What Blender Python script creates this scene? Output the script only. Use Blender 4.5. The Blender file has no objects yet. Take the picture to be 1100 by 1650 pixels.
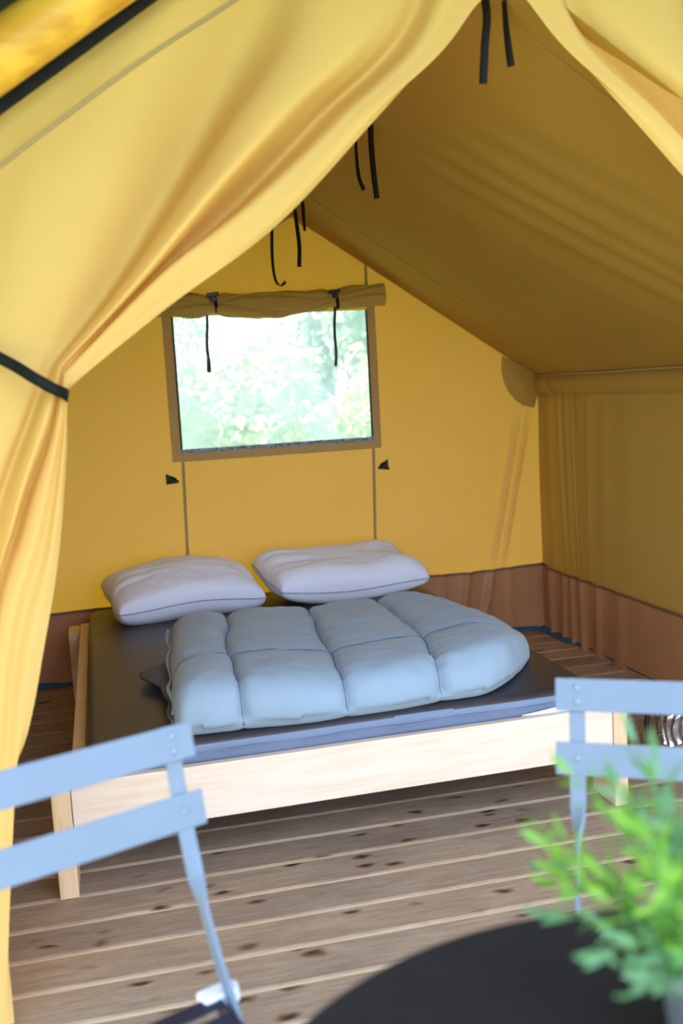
import bpy, bmesh, math, random
from mathutils import Vector, Matrix, noise

random.seed(7)
SC = bpy.context.scene
COL = SC.collection

# ------------------------------------------------------------------ camera
F_PX, CAM = 1580.0, Vector((0, 0, 1.35))
_y, _p, _r = math.radians(13.6), math.radians(7.2), math.radians(3.2)
FWD = Vector((math.sin(_y)*math.cos(_p), math.cos(_y)*math.cos(_p), -math.sin(_p)))
_R0 = Vector((math.cos(_y), -math.sin(_y), 0)); _U0 = _R0.cross(FWD)
RGT = math.cos(_r)*_R0 - math.sin(_r)*_U0
UPV = RGT.cross(FWD)
cam_d = bpy.data.cameras.new('camera'); cam = bpy.data.objects.new('camera', cam_d); COL.objects.link(cam)
cam.matrix_world = Matrix(((RGT.x, UPV.x, -FWD.x, CAM.x), (RGT.y, UPV.y, -FWD.y, CAM.y), (RGT.z, UPV.z, -FWD.z, CAM.z), (0, 0, 0, 1)))
cam_d.sensor_width = 36; cam_d.lens = 36*F_PX/1650; cam_d.clip_start = .02; cam_d.clip_end = 200
cam_d.dof.use_dof = True; cam_d.dof.focus_distance = 3.3; cam_d.dof.aperture_fstop = 2.3
SC.camera = cam

# ------------------------------------------------------------------ world, sun, exposure
wd = bpy.data.worlds.new('sky'); SC.world = wd; wd.use_nodes = True
wd.node_tree.nodes['Background'].inputs[0].default_value = (.57, .715, 1.0, 1)
wd.node_tree.nodes['Background'].inputs[1].default_value = 3.0
sd = bpy.data.lights.new('sun', 'SUN'); sd.energy = 16.0; sd.angle = math.radians(1.0); sd.color = (1, .95, .86)
sun = bpy.data.objects.new('sun', sd); COL.objects.link(sun)
sun.rotation_euler = Vector((1.0, -.45, -1.0)).to_track_quat('-Z', 'Y').to_euler()
vs = SC.view_settings
vs.view_transform = 'Standard'; vs.look = 'None'; vs.gamma = 1; vs.exposure = .96; vs.use_curve_mapping = False
SC.cycles.use_denoising = True
SC.cycles.max_bounces = 14; SC.cycles.diffuse_bounces = 7; SC.cycles.transparent_max_bounces = 12

# ------------------------------------------------------------------ helpers
def at(px, py, Y):                     # a point of the photograph, on the upright plane at depth Y
    d = FWD + RGT*((px-550)/F_PX) - UPV*((py-825)/F_PX)
    return CAM + d*((Y-CAM.y)/d.y)
def atz(px, py, Z):
    d = FWD + RGT*((px-550)/F_PX) - UPV*((py-825)/F_PX)
    return CAM + d*((Z-CAM.z)/d.z)
def lin(c):
    return tuple(((v/255)/12.92 if v/255 <= .04045 else ((v/255+.055)/1.055)**2.4) for v in c)
def clamp(x, a=0., b=1.): return max(a, min(b, x))
def sstep(a, b, x):
    t = clamp((x-a)/(b-a)); return t*t*(3-2*t)
def gauss(x, w): return math.exp(-(x/w)**2)

def mesh_obj(name, verts, faces, mat, parent=None, smooth=True, mats=None, fmat=None):
    me = bpy.data.meshes.new(name); me.from_pydata([tuple(v) for v in verts], [], faces)
    for m in (mats or [mat]): me.materials.append(m)
    if fmat:
        for i, f in enumerate(me.polygons): f.material_index = fmat[i]
    if smooth:
        me.polygons.foreach_set('use_smooth', [True]*len(me.polygons))
    me.update()
    o = bpy.data.objects.new(name, me); COL.objects.link(o)
    if parent: o.parent = parent
    return o
def empty(name, loc=(0, 0, 0), rz=0):
    o = bpy.data.objects.new(name, None); o.location = loc; o.rotation_euler = (0, 0, rz); o.empty_display_size = .05
    COL.objects.link(o); return o
def tag(o, label=None, cat=None, group=None, kind=None):
    if label: o['label'] = label
    if cat: o['category'] = cat
    if group: o['group'] = group
    if kind: o['kind'] = kind
    return o
def bev(o, w, seg=2, ang=35):
    m = o.modifiers.new('bevel', 'BEVEL'); m.width = w; m.segments = seg; m.limit_method = 'ANGLE'; m.angle_limit = math.radians(ang); return o
class MB:
    def __init__(s): s.v, s.f = [], []
    def box(s, x0, x1, y0, y1, z0, z1):
        n = len(s.v)
        s.v += [Vector(p) for p in ((x0,y0,z0),(x1,y0,z0),(x1,y1,z0),(x0,y1,z0),(x0,y0,z1),(x1,y0,z1),(x1,y1,z1),(x0,y1,z1))]
        s.f += [tuple(n+i for i in q) for q in ((0,3,2,1),(4,5,6,7),(0,1,5,4),(1,2,6,5),(2,3,7,6),(3,0,4,7))]
        return s
    def bar(s, pts, w, t, side=None, twist=None):
        """rectangular bar of width w (or list) and thickness t swept along pts; side = width direction (or list)"""
        n0 = len(s.v); P = [Vector(p) for p in pts]; N = len(P)
        for i, p in enumerate(P):
            tan = (P[min(i+1, N-1)]-P[max(i-1, 0)]).normalized()
            sd_ = side[i] if isinstance(side, list) else (side or Vector((1, 0, 0)))
            a = Vector(sd_); a = (a-tan*a.dot(tan)).normalized(); b = tan.cross(a)
            if twist:
                q = twist[i]; a, b = a*math.cos(q)+b*math.sin(q), b*math.cos(q)-a*math.sin(q)
            ww = w[i] if isinstance(w, list) else w
            s.v += [p+a*ww/2+b*t/2, p-a*ww/2+b*t/2, p-a*ww/2-b*t/2, p+a*ww/2-b*t/2]
        for i in range(N-1):
            for k in range(4):
                s.f.append((n0+4*i+k, n0+4*i+(k+1) % 4, n0+4*i+4+(k+1) % 4, n0+4*i+4+k))
        s.f += [(n0+3, n0+2, n0+1, n0), tuple(n0+4*(N-1)+k for k in range(4))]
        return s
    def tube(s, pts, r, n=10, cap=True):
        n0 = len(s.v); P = [Vector(p) for p in pts]; N = len(P); a = None
        for i, p in enumerate(P):
            tan = (P[min(i+1, N-1)]-P[max(i-1, 0)]).normalized()
            if a is None: a = tan.orthogonal().normalized()
            a = (a-tan*a.dot(tan)).normalized(); b = tan.cross(a)
            rr = r[i] if isinstance(r, (list, tuple)) else r
            for k in range(n):
                q = 2*math.pi*k/n; s.v.append(p+a*math.cos(q)*rr+b*math.sin(q)*rr)
        for i in range(N-1):
            for k in range(n):
                s.f.append((n0+i*n+k, n0+i*n+(k+1) % n, n0+(i+1)*n+(k+1) % n, n0+(i+1)*n+k))
        if cap:
            s.f += [tuple(n0+k for k in reversed(range(n))), tuple(n0+(N-1)*n+k for k in range(n))]
        return s
    def lathe(s, prof, c=(0, 0, 0), n=32):
        n0 = len(s.v); c = Vector(c)
        for r, z in prof:
            for k in range(n):
                q = 2*math.pi*k/n; s.v.append(c+Vector((r*math.cos(q), r*math.sin(q), z)))
        for i in range(len(prof)-1):
            for k in range(n):
                s.f.append((n0+i*n+k, n0+i*n+(k+1) % n, n0+(i+1)*n+(k+1) % n, n0+(i+1)*n+k))
        s.f += [tuple(n0+k for k in reversed(range(n))), tuple(n0+(len(prof)-1)*n+k for k in range(n))]
        return s
    def build(s, name, mat, parent=None, smooth=False): return mesh_obj(name, s.v, s.f, mat, parent, smooth)
def grid(name, fn, nu, nv, mat, parent=None, skip=None):
    V = [fn(i/nu, j/nv) for j in range(nv+1) for i in range(nu+1)]
    Fc = []
    for j in range(nv):
        for i in range(nu):
            if skip and skip((i+.5)/nu, (j+.5)/nv): continue
            a = j*(nu+1)+i; Fc.append((a, a+1, a+nu+2, a+nu+1))
    return mesh_obj(name, V, Fc, mat, parent)
def cr(p0, p1, p2, p3, t):
    return ((p1*2) + (p2-p0)*t + (p0*2-p1*5+p2*4-p3)*(t*t) + (p1*3-p0-p2*3+p3)*(t*t*t))*.5
def spline(P, n):
    """n+1 points spaced evenly along a Catmull-Rom curve through P"""
    P = [Vector(p) for p in P]; Q = [P[0]*2-P[1]]+P+[P[-1]*2-P[-2]]; D = []
    for i in range(len(P)-1):
        for k in range(16): D.append(cr(Q[i], Q[i+1], Q[i+2], Q[i+3], k/16))
    D.append(P[-1]); L = [0]
    for i in range(1, len(D)): L.append(L[-1]+(D[i]-D[i-1]).length)
    out = []; j = 0
    for k in range(n+1):
        s = L[-1]*k/n
        while j < len(L)-2 and L[j+1] < s: j += 1
        t = (s-L[j])/max(1e-9, L[j+1]-L[j]); out.append(D[j].lerp(D[j+1], clamp(t)))
    return out
def copy_tree(o, parent=None):
    c = o.copy(); COL.objects.link(c)
    if parent: c.parent = parent
    for ch in list(o.children): copy_tree(ch, c)
    return c

# ------------------------------------------------------------------ materials
def newmat(name):
    m = bpy.data.materials.new(name); m.use_nodes = True; nt = m.node_tree
    for n in list(nt.nodes): nt.nodes.remove(n)
    out = nt.nodes.new('ShaderNodeOutputMaterial'); return m, nt, out
def N(nt, t, **kw):
    n = nt.nodes.new(t)
    for k, v in kw.items(): setattr(n, k, v)
    return n
def noise_col(nt, c1, c2, scale, detail=4, stretch=None, lo=.35, hi=.65, coord='Object'):
    tc = N(nt, 'ShaderNodeTexCoord'); mp = N(nt, 'ShaderNodeMapping')
    if stretch: mp.inputs['Scale'].default_value = stretch
    nz = N(nt, 'ShaderNodeTexNoise'); nz.inputs['Scale'].default_value = scale; nz.inputs['Detail'].default_value = detail
    rp = N(nt, 'ShaderNodeValToRGB'); e = rp.color_ramp.elements
    e[0].position, e[1].position = lo, hi; e[0].color, e[1].color = (*c1, 1), (*c2, 1)
    nt.links.new(tc.outputs[coord], mp.inputs[0]); nt.links.new(mp.outputs[0], nz.inputs['Vector']); nt.links.new(nz.outputs['Fac'], rp.inputs[0])
    return rp.outputs[0], nz.outputs['Fac'], mp
def bump(nt, fac, strength, dist, target):
    b = N(nt, 'ShaderNodeBump'); b.inputs['Strength'].default_value = strength; b.inputs['Distance'].default_value = dist
    nt.links.new(fac, b.inputs['Height']); nt.links.new(b.outputs[0], target.inputs['Normal']); return b
def pbr(name, c, rough=.6, c2=None, scale=8, stretch=None, metal=0, bstr=0, bdist=.002, spec=.5, coat=0, lo=.35, hi=.65, sheen=0, detail=4):
    m, nt, out = newmat(name); p = N(nt, 'ShaderNodeBsdfPrincipled'); nt.links.new(p.outputs[0], out.inputs[0])
    p.inputs['Roughness'].default_value = rough; p.inputs['Metallic'].default_value = metal
    p.inputs['Specular IOR Level'].default_value = spec; p.inputs['Coat Weight'].default_value = coat; p.inputs['Sheen Weight'].default_value = sheen
    col, fac, _ = noise_col(nt, c, c2 or tuple(v*.9 for v in c), scale, detail, stretch, lo, hi)
    nt.links.new(col, p.inputs['Base Color'])
    if bstr: bump(nt, fac, bstr, bdist, p)
    return m
def canvas(name, c, tc, tmix, c2=None, weave=True):
    """woven canvas: diffuse + translucent, with a faint weave"""
    m, nt, out = newmat(name)
    d = N(nt, 'ShaderNodeBsdfDiffuse'); t = N(nt, 'ShaderNodeBsdfTranslucent'); mx = N(nt, 'ShaderNodeMixShader')
    col, fac, mp = noise_col(nt, c, c2 or tuple(v*.95 for v in c), 3, 3)
    nt.links.new(col, d.inputs[0]); t.inputs[0].default_value = (*tc, 1); mx.inputs[0].default_value = tmix
    nt.links.new(d.outputs[0], mx.inputs[1]); nt.links.new(t.outputs[0], mx.inputs[2]); nt.links.new(mx.outputs[0], out.inputs[0])
    if weave:
        tcn = N(nt, 'ShaderNodeTexCoord'); nz = N(nt, 'ShaderNodeTexNoise'); nz.inputs['Scale'].default_value = 160; nz.inputs['Detail'].default_value = 2
        nt.links.new(tcn.outputs['Object'], nz.inputs['Vector'])
        bump(nt, nz.outputs['Fac'], .25, .001, d)
    return m

M = {}
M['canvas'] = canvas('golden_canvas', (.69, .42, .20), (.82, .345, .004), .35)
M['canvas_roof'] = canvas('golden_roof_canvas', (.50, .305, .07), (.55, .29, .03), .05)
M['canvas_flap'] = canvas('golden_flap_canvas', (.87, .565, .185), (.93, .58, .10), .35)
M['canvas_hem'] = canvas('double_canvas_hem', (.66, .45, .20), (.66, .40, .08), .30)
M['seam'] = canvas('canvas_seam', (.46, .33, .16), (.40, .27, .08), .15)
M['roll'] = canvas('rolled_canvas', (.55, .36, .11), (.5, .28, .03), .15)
M['pvc'] = pbr('brown_pvc', (.50, .245, .105), .30, (.43, .205, .09), 3, spec=.5)
M['pvc_edge'] = pbr('brown_pvc_edge', (.22, .11, .055), .5, (.18, .09, .05), 3)
M['blue'] = pbr('blue_tarpaulin', (.02, .11, .19), .5, (.015, .08, .15), 6)
M['black'] = pbr('webbing_and_shade_black', (.006, .006, .006), .75, (.010, .010, .0095), 90, spec=.2)  # webbing straps, and the strips that paint the gap shade below the rafters
M['grey_strap'] = pbr('grey_strap', (.03, .032, .035), .7, (.045, .045, .048), 60)
M['plastic_black'] = pbr('black_plastic', (.01, .01, .011), .35)
M['zip'] = pbr('grey_zip_tape', (.10, .12, .16), .55, (.32, .36, .42), 60, (1, 1, 1), lo=.4, hi=.6)
M['fly'] = pbr('olive_fly', (.055, .06, .025), .7, (.07, .075, .03), 3)
M['pine'] = pbr('pale_pine', (.80, .62, .45), .5, (.72, .53, .35), 5, (1, 14, 14), lo=.42, hi=.75, bstr=.05)
M['pine_end'] = pbr('warm_pine', (.78, .54, .30), .5, (.66, .42, .20), 5, (14, 14, 1.5), lo=.4, hi=.75, bstr=.05)
M['screw'] = pbr('zinc_screw', (.12, .11, .09), .4, metal=.6)
M['mattress'] = pbr('charcoal_vinyl', (.036, .030, .031), .40, (.046, .038, .039), 5, spec=.5)
M['mattress_side'] = pbr('slate_vinyl_border', (.14, .175, .25), .40, (.125, .155, .225), 6, spec=.5)
M['duvet'] = pbr('slate_blue_cotton', (.285, .365, .43), .8, (.26, .335, .40), 4, bstr=0, sheen=.15)
M['seam_blue'] = pbr('seam_thread', (.13, .18, .225), .85)
M['duvet_dark'] = pbr('charcoal_cotton', (.10, .105, .115), .8, (.08, .085, .095), 6)
M['pillow'] = pbr('white_cotton', (.86, .87, .96), .85, (.84, .85, .95), 4, sheen=.1)
M['piping'] = pbr('grey_piping', (.38, .40, .50), .7)
M['steel'] = pbr('blue_grey_steel', (.145, .19, .245), .42, (.135, .178, .23), 6, spec=.45)
M['rivet'] = pbr('rivet_steel', (.20, .26, .32), .3)
M['navy'] = pbr('dark_navy_seat', (.012, .014, .03), .4)  # seat slats and rails, darker than the steel frame
M['white_cap'] = pbr('white_plastic', (.75, .78, .85), .4)
M['table'] = pbr('black_tabletop', (.010, .0095, .010), .55, (.012, .0115, .0115), 20, spec=.2)
M['foil'] = pbr('silver_foil', (.75, .77, .8), .18, (.6, .62, .66), 30, metal=1)
M['wicker'] = pbr('golden_wicker', (.45, .30, .10), .6, (.25, .15, .05), 60, (1, 1, 4))
M['pot'] = pbr('zinc_pot', (.30, .31, .31), .45, metal=.6)
M['soil'] = pbr('dark_soil', (.03, .02, .012), .95, (.06, .04, .02), 60)
M['bark'] = pbr('bark', (.10, .07, .045), .9, (.05, .035, .025), 14, (1, 1, .3))
M['log'] = pbr('varnished_log', (.80, .46, .055), .42, (.58, .27, .02), 3.5, (1, 9, 9), lo=.35, hi=.7, spec=.4)
M['stem'] = pbr('green_stem', (.10, .20, .04), .6)

def leaf_mat(name, c1, c2, tr, tmix=.35, rough=.45):
    m, nt, out = newmat(name)
    g = N(nt, 'ShaderNodeNewGeometry'); rp = N(nt, 'ShaderNodeValToRGB'); e = rp.color_ramp.elements
    e[0].color, e[1].color = (*c1, 1), (*c2, 1)
    nt.links.new(g.outputs['Random Per Island'], rp.inputs[0])
    p = N(nt, 'ShaderNodeBsdfPrincipled'); p.inputs['Roughness'].default_value = rough
    t = N(nt, 'ShaderNodeBsdfTranslucent'); t.inputs[0].default_value = (*tr, 1); mx = N(nt, 'ShaderNodeMixShader'); mx.inputs[0].default_value = tmix
    nt.links.new(rp.outputs[0], p.inputs['Base Color']); nt.links.new(p.outputs[0], mx.inputs[1]); nt.links.new(t.outputs[0], mx.inputs[2]); nt.links.new(mx.outputs[0], out.inputs[0])
    return m
M['leaf_a'] = leaf_mat('sunny_leaf', (.16, .28, .09), (.55, .62, .28), (.55, .68, .2))
M['leaf_b'] = leaf_mat('cool_leaf', (.10, .20, .13), (.32, .44, .28), (.28, .42, .2))
M['leaf_plant'] = leaf_mat('fresh_leaf', (.08, .25, .025), (.32, .56, .06), (.3, .58, .04), .30, .5)
M['leaf_plant2'] = leaf_mat('sage_leaf', (.06, .17, .06), (.20, .38, .17), (.18, .4, .1), .25, .5)
M['grass'] = pbr('lawn', (.10, .19, .035), .9, (.17, .26, .06), 9)

def plank_mat():
    m, nt, out = newmat('weathered_plank'); p = N(nt, 'ShaderNodeBsdfPrincipled'); nt.links.new(p.outputs[0], out.inputs[0])
    p.inputs['Roughness'].default_value = .62; p.inputs['Specular IOR Level'].default_value = .35
    oi = N(nt, 'ShaderNodeObjectInfo'); tc = N(nt, 'ShaderNodeTexCoord'); add = N(nt, 'ShaderNodeVectorMath', operation='ADD')
    mul = N(nt, 'ShaderNodeMath', operation='MULTIPLY'); mul.inputs[1].default_value = 37
    nt.links.new(oi.outputs['Random'], mul.inputs[0]); nt.links.new(tc.outputs['Object'], add.inputs[0]); nt.links.new(mul.outputs[0], add.inputs[1])
    def nz(scale, st, det=6, rough=.6):
        mp = N(nt, 'ShaderNodeMapping'); mp.inputs['Scale'].default_value = st; n = N(nt, 'ShaderNodeTexNoise')
        n.inputs['Scale'].default_value = scale; n.inputs['Detail'].default_value = det; n.inputs['Roughness'].default_value = rough
        nt.links.new(add.outputs[0], mp.inputs[0]); nt.links.new(mp.outputs[0], n.inputs['Vector']); return n
    def ramp(src, stops):
        r = N(nt, 'ShaderNodeValToRGB'); e = r.color_ramp.elements
        e[0].position, e[0].color = stops[0][0], (*stops[0][1], 1); e[1].position, e[1].color = stops[-1][0], (*stops[-1][1], 1)
        for pos, c in stops[1:-1]:
            x = e.new(pos); x.color = (*c, 1)
        nt.links.new(src, r.inputs[0]); return r
    def mix(kind, f, a, b):
        x = N(nt, 'ShaderNodeMix', data_type='RGBA', blend_type=kind)
        if isinstance(f, float): x.inputs[0].default_value = f
        else: nt.links.new(f, x.inputs[0])
        nt.links.new(a, x.inputs[6]); nt.links.new(b, x.inputs[7]); return x.outputs[2]
    grain = nz(8, (1.0, 12, 12)); patch = nz(2.2, (1, 2.5, 1), 3); fine = nz(22, (1.5, 22, 10), 3)
    a = ramp(grain.outputs['Fac'], [(.3, (.31, .22, .145)), (.5, (.40, .295, .20)), (.7, (.47, .355, .25))])
    b = ramp(patch.outputs['Fac'], [(.3, (.80, .76, .74)), (.55, (1, .98, .96)), (.75, (1.08, .98, .86))])
    c1 = mix('MULTIPLY', 1.0, a.outputs[0], b.outputs[0])
    rv = ramp(oi.outputs['Random'], [(0, (.84, .82, .83)), (.5, (1.0, .99, .97)), (1, (1.12, 1.03, .94))])
    c2 = mix('MULTIPLY', 1.0, c1, rv.outputs[0])
    fr = ramp(fine.outputs['Fac'], [(.35, (.78, .76, .74)), (.55, (1, 1, 1))])
    c3 = mix('MULTIPLY', .8, c2, fr.outputs[0])
    # knots: dark ovals scattered along the plank
    mp = N(nt, 'ShaderNodeMapping'); mp.inputs['Scale'].default_value = (5.2, 13, .01); vo = N(nt, 'ShaderNodeTexVoronoi'); vo.inputs['Scale'].default_value = 1.5
    warp = nz(9, (1, 2, 1), 2); wv = N(nt, 'ShaderNodeMix', data_type='VECTOR'); wv.inputs[0].default_value = .05
    nt.links.new(add.outputs[0], wv.inputs[4]); nt.links.new(warp.outputs['Color'], wv.inputs[5])
    nt.links.new(wv.outputs[1], mp.inputs[0]); nt.links.new(mp.outputs[0], vo.inputs['Vector'])
    kr = ramp(vo.outputs['Distance'], [(.09, (.14, .09, .065)), (.17, (.50, .40, .33)), (.28, (1, 1, 1))])
    sel = N(nt, 'ShaderNodeMath', operation='GREATER_THAN'); sel.inputs[1].default_value = .40
    sp = N(nt, 'ShaderNodeSeparateColor'); nt.links.new(vo.outputs['Color'], sp.inputs[0]); nt.links.new(sp.outputs[0], sel.inputs[0])
    c4 = mix('MULTIPLY', sel.outputs[0], c3, kr.outputs[0])
    nt.links.new(c4, p.inputs['Base Color'])
    bump(nt, grain.outputs['Fac'], .35, .002, p)
    return m
M['plank'] = plank_mat()
M['tongue'] = pbr('fresh_pine_tongue', (.88, .68, .42), .6, (.78, .57, .32), 5, (1, 8, 1))

def pane_mat():
    m, nt, out = newmat('clear_vinyl')
    tr = N(nt, 'ShaderNodeBsdfTransparent'); tr.inputs[0].default_value = (.97, .985, .98, 1)
    tl = N(nt, 'ShaderNodeBsdfTranslucent'); tl.inputs[0].default_value = (.92, .95, .95, 1)
    gl = N(nt, 'ShaderNodeBsdfGlossy'); gl.inputs['Roughness'].default_value = .08
    a = N(nt, 'ShaderNodeMixShader'); b = N(nt, 'ShaderNodeMixShader'); b.inputs[0].default_value = .04
    tc = N(nt, 'ShaderNodeTexCoord'); nz = N(nt, 'ShaderNodeTexNoise'); nz.inputs['Scale'].default_value = 5; nz.inputs['Detail'].default_value = 5
    mr = N(nt, 'ShaderNodeMapRange'); mr.inputs['From Min'].default_value = .3; mr.inputs['From Max'].default_value = .7; mr.inputs['To Min'].default_value = .36; mr.inputs['To Max'].default_value = .60
    nt.links.new(tc.outputs['Object'], nz.inputs['Vector']); nt.links.new(nz.outputs['Fac'], mr.inputs['Value']); nt.links.new(mr.outputs[0], a.inputs[0])
    nt.links.new(tr.outputs[0], a.inputs[1]); nt.links.new(tl.outputs[0], a.inputs[2]); nt.links.new(a.outputs[0], b.inputs[1]); nt.links.new(gl.outputs[0], b.inputs[2])
    nt.links.new(b.outputs[0], out.inputs[0]); return m
M['pane'] = pane_mat()

# ------------------------------------------------------------------ main dimensions (metres)
YB, XR, XL, YC = 4.797, 2.2545, -.395, 2.10
RX, RZ, EZ = .930, 2.228, 1.352           # inner ridge, eaves
BAND = .345
def roofz(x): return RZ-(x-RX)*(RZ-EZ)/(XR-RX) if x > RX else RZ-(RX-x)*(RZ-EZ)/(RX-XL)
WX0, WX1, WZ0, WZ1 = .386, 1.340, 1.09, 1.728

# ================================================================== STRUCTURE
gr = mesh_obj('ground', [(-25, -25, -.30), (25, -25, -.30), (25, 30, -.30), (-25, 30, -.30)], [(0, 1, 2, 3)], M['grass'])
tag(gr, kind='structure')

# deck floor: every board an object of its own
floor = MB().box(-1.6, 3.2, -1.6, YB+.12, -.16, -.04).build('floor', M['bark']); tag(floor, kind='structure')
PITCH, TILT = .1445, -.0185
def board_mesh():
    # weathered face with a lower, paler tongue along its far edge
    w, g = PITCH, .015
    x0, x1 = -1.55, 3.15
    V = []; Fc = []; fm = []
    prof = [(0, -.026), (0, -.003), (.003, 0), (w-g-.002, 0), (w-g, -.002), (w-g+.0005, -.0045), (w, -.0045), (w, -.026)]
    for x in (x0, x1):
        for y, z in prof: V.append((x, y, z))
    n = len(prof)
    for k in range(n):
        Fc.append((k, n+k, n+(k+1) % n, (k+1) % n)); fm.append(1 if k in (4, 5) else 0)
    Fc += [tuple(range(n)), tuple(reversed(range(n, 2*n)))]; fm += [0, 0]
    return V, Fc, fm
bv, bf, bm_ = board_mesh()
first = None
for k in range(-13, 36):
    y0 = 2.955+.0037-PITCH*k          # far edge of the board at x = .2
    yb = y0-PITCH
    if yb > YB+.02 or y0 < -1.4: continue
    if first is None:
        b = mesh_obj('plank', bv, bf, None, floor, False, [M['plank'], M['tongue']], bm_); first = b
    else:
        b = first.copy(); COL.objects.link(b); b.parent = floor
    b.location = (0, yb+.0037, 0); b.rotation_euler = (0, 0, TILT)
# blue groundsheet edge round the inside of the walls
def gsheet(u, v):
    x = XL+u*(XR-XL); return (x, YB-.012-.018*v+.004*math.sin(x*21)*v, .004+.022*(1-v)+.006*math.sin(x*13+1)*(1-v))
def gsheet2(u, v):
    y = YC+.15+u*(YB-YC-.16)
    k = -.004+.030*sstep(4.35, 4.5, y)
    return (XR-.012-k*v*1.5+.003*math.sin(y*17)*v, y, .003+.018*(1-v))
for fn in (gsheet, gsheet2):
    g = grid('groundsheet_edge', fn, 60, 3, M['blue'], floor); g['label'] = 'blue groundsheet edge'

# back wall
def wave_back(x, z):
    s = x-(2.225-(1.22-z)*.22)
    amp = sstep(1.35, .95, z)*sstep(.25, .5, z)
    y = amp*(-.030*gauss(s+.018, .014)-.034*gauss(s+.072, .018)+.006*gauss(s+.045, .02)-.016*gauss(s+.15, .03))
    y += .006*noise.noise((x*1.7, z*1.4, 3))
    return y
def back_cols():
    xs = []
    def rng(a, b, n): xs.extend(a+(b-a)*i/n for i in range(n))
    rng(XL, WX0, 14); rng(WX0, WX1, 16); rng(WX1, 1.9, 10); rng(1.9, XR+.003, 44); xs.append(XR+.003); return xs
xs = back_cols(); V = []; Fc = []; rows = None
for x in xs:
    top = roofz(min(x, XR))+.012
    z0 = BAND-.02; z1 = min(WZ0, z0+(top-z0)*.55); z2 = min(WZ1, z0+(top-z0)*.95)
    zs = [z0+(z1-z0)*i/16 for i in range(16)]+[z1+(z2-z1)*i/10 for i in range(10)]+[z2+(top-z2)*i/6 for i in range(7)]
    rows = len(zs)
    for z in zs: V.append((x, YB+wave_back(x, z), z))
for i in range(len(xs)-1):
    for j in range(rows-1):
        if WX0-1e-4 <= (xs[i]+xs[i+1])/2 <= WX1+1e-4 and 16 <= j < 26: continue
        a = i*rows+j; Fc.append((a, a+rows, a+rows+1, a+1))
wall_back = mesh_obj('wall_back', V, Fc, M['canvas']); tag(wall_back, kind='structure')
# brown skirt along the foot of the wall
def skirt_b(u, v):
    x = XL+u*(XR-XL); z = -.008+v*(BAND+.012+.008)
    w = sstep(1.4, 1.75, x)
    y = YB-.006+.010*noise.noise((x*6, z*1.2, 8))-.018*w*(gauss(x-(1.80+.16*(z-.2)), .022)+gauss(x-(1.93+.2*(z-.2)), .020)+.6*gauss(x-(1.70-.05*z), .02)+.5*gauss(x-2.06, .03))
    return (x, y-.004, z+.006*math.sin(x*5+2)*v)
sk = grid('skirt_band', skirt_b, 260, 10, M['pvc'], wall_back); sk['label'] = 'brown vinyl skirt band'
def skirt_b_edge(u, v):
    p = Vector(skirt_b(u, 1)); return (p.x, p.y-.0035, p.z-.012+v*.015)
grid('skirt_seam', skirt_b_edge, 260, 2, M['pvc_edge'], wall_back)
# seams of the back wall
for xa, xb, z0, z1 in ((.385, .368, BAND+.01, 1.04), (1.345, 1.322, BAND+.01, 1.04), (1.352, 1.350, 1.80, 1.955)):
    MB().bar([(xa+(xb-xa)*(1-t/8), YB-.004+wave_back(xa, z0+(z1-z0)*t/8), z0+(z1-z0)*t/8) for t in range(9)], .014, .003).build('seam', M['seam'], wall_back)

# window
win = empty('window_1', ((WX0+WX1)/2, YB, WZ0)); tag(win, kind='structure')
def wchild(o): o.parent = win; o.matrix_parent_inverse = Matrix.Translation(-Vector(win.location)); return o
pane = wchild(grid('pane', lambda u, v: (WX0-.01+u*(WX1-WX0+.02), YB+.004+.012*noise.noise((u*3, v*2.4, 5)), WZ0-.01+v*(WZ1-WZ0+.04)), 40, 28, M['pane'])); pane['label'] = 'clear hazy plastic window pane'
def strip(name, a, b, w, t, mat, n=12, wob=0):
    a, b = Vector(a), Vector(b); d = (b-a).normalized(); sd_ = Vector((0, 1, 0)).cross(d)
    return wchild(MB().bar([a.lerp(b, i/n)+sd_*wob*math.sin(i*1.3) for i in range(n+1)], w, t, sd_).build(name, mat))
strip('canvas_hem', (WX0-.027, YB-.006, WZ0-.052), (WX0-.027, YB-.006, WZ1+.07), .046, .004, M['canvas_hem'])
strip('canvas_hem', (WX1+.025, YB-.006, WZ0-.052), (WX1+.025, YB-.006, WZ1+.07), .044, .004, M['canvas_hem'])
strip('canvas_hem', (WX0-.004, YB-.006, WZ0-.032), (WX1+.003, YB-.006, WZ0-.032), .042, .004, M['canvas_hem'])
strip('canvas_hem', (WX0-.004, YB-.006, WZ1+.05), (WX1+.003, YB-.006, WZ1+.05), .05, .004, M['canvas_hem'])
z_ = strip('zip_tape', (WX0-.004, YB-.010, WZ0-.003), (WX1+.004, YB-.010, WZ0-.003), .020, .006, M['zip'], 24); z_['label'] = 'grey ruched zip tape along the bottom'
strip('zip_tape', (WX0-.002, YB-.009, WZ0), (WX0-.002, YB-.009, WZ1), .009, .005, M['grey_strap'], 12)
strip('zip_tape', (WX1+.001, YB-.009, WZ0), (WX1+.001, YB-.009, WZ1), .009, .005, M['grey_strap'], 12)
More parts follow.
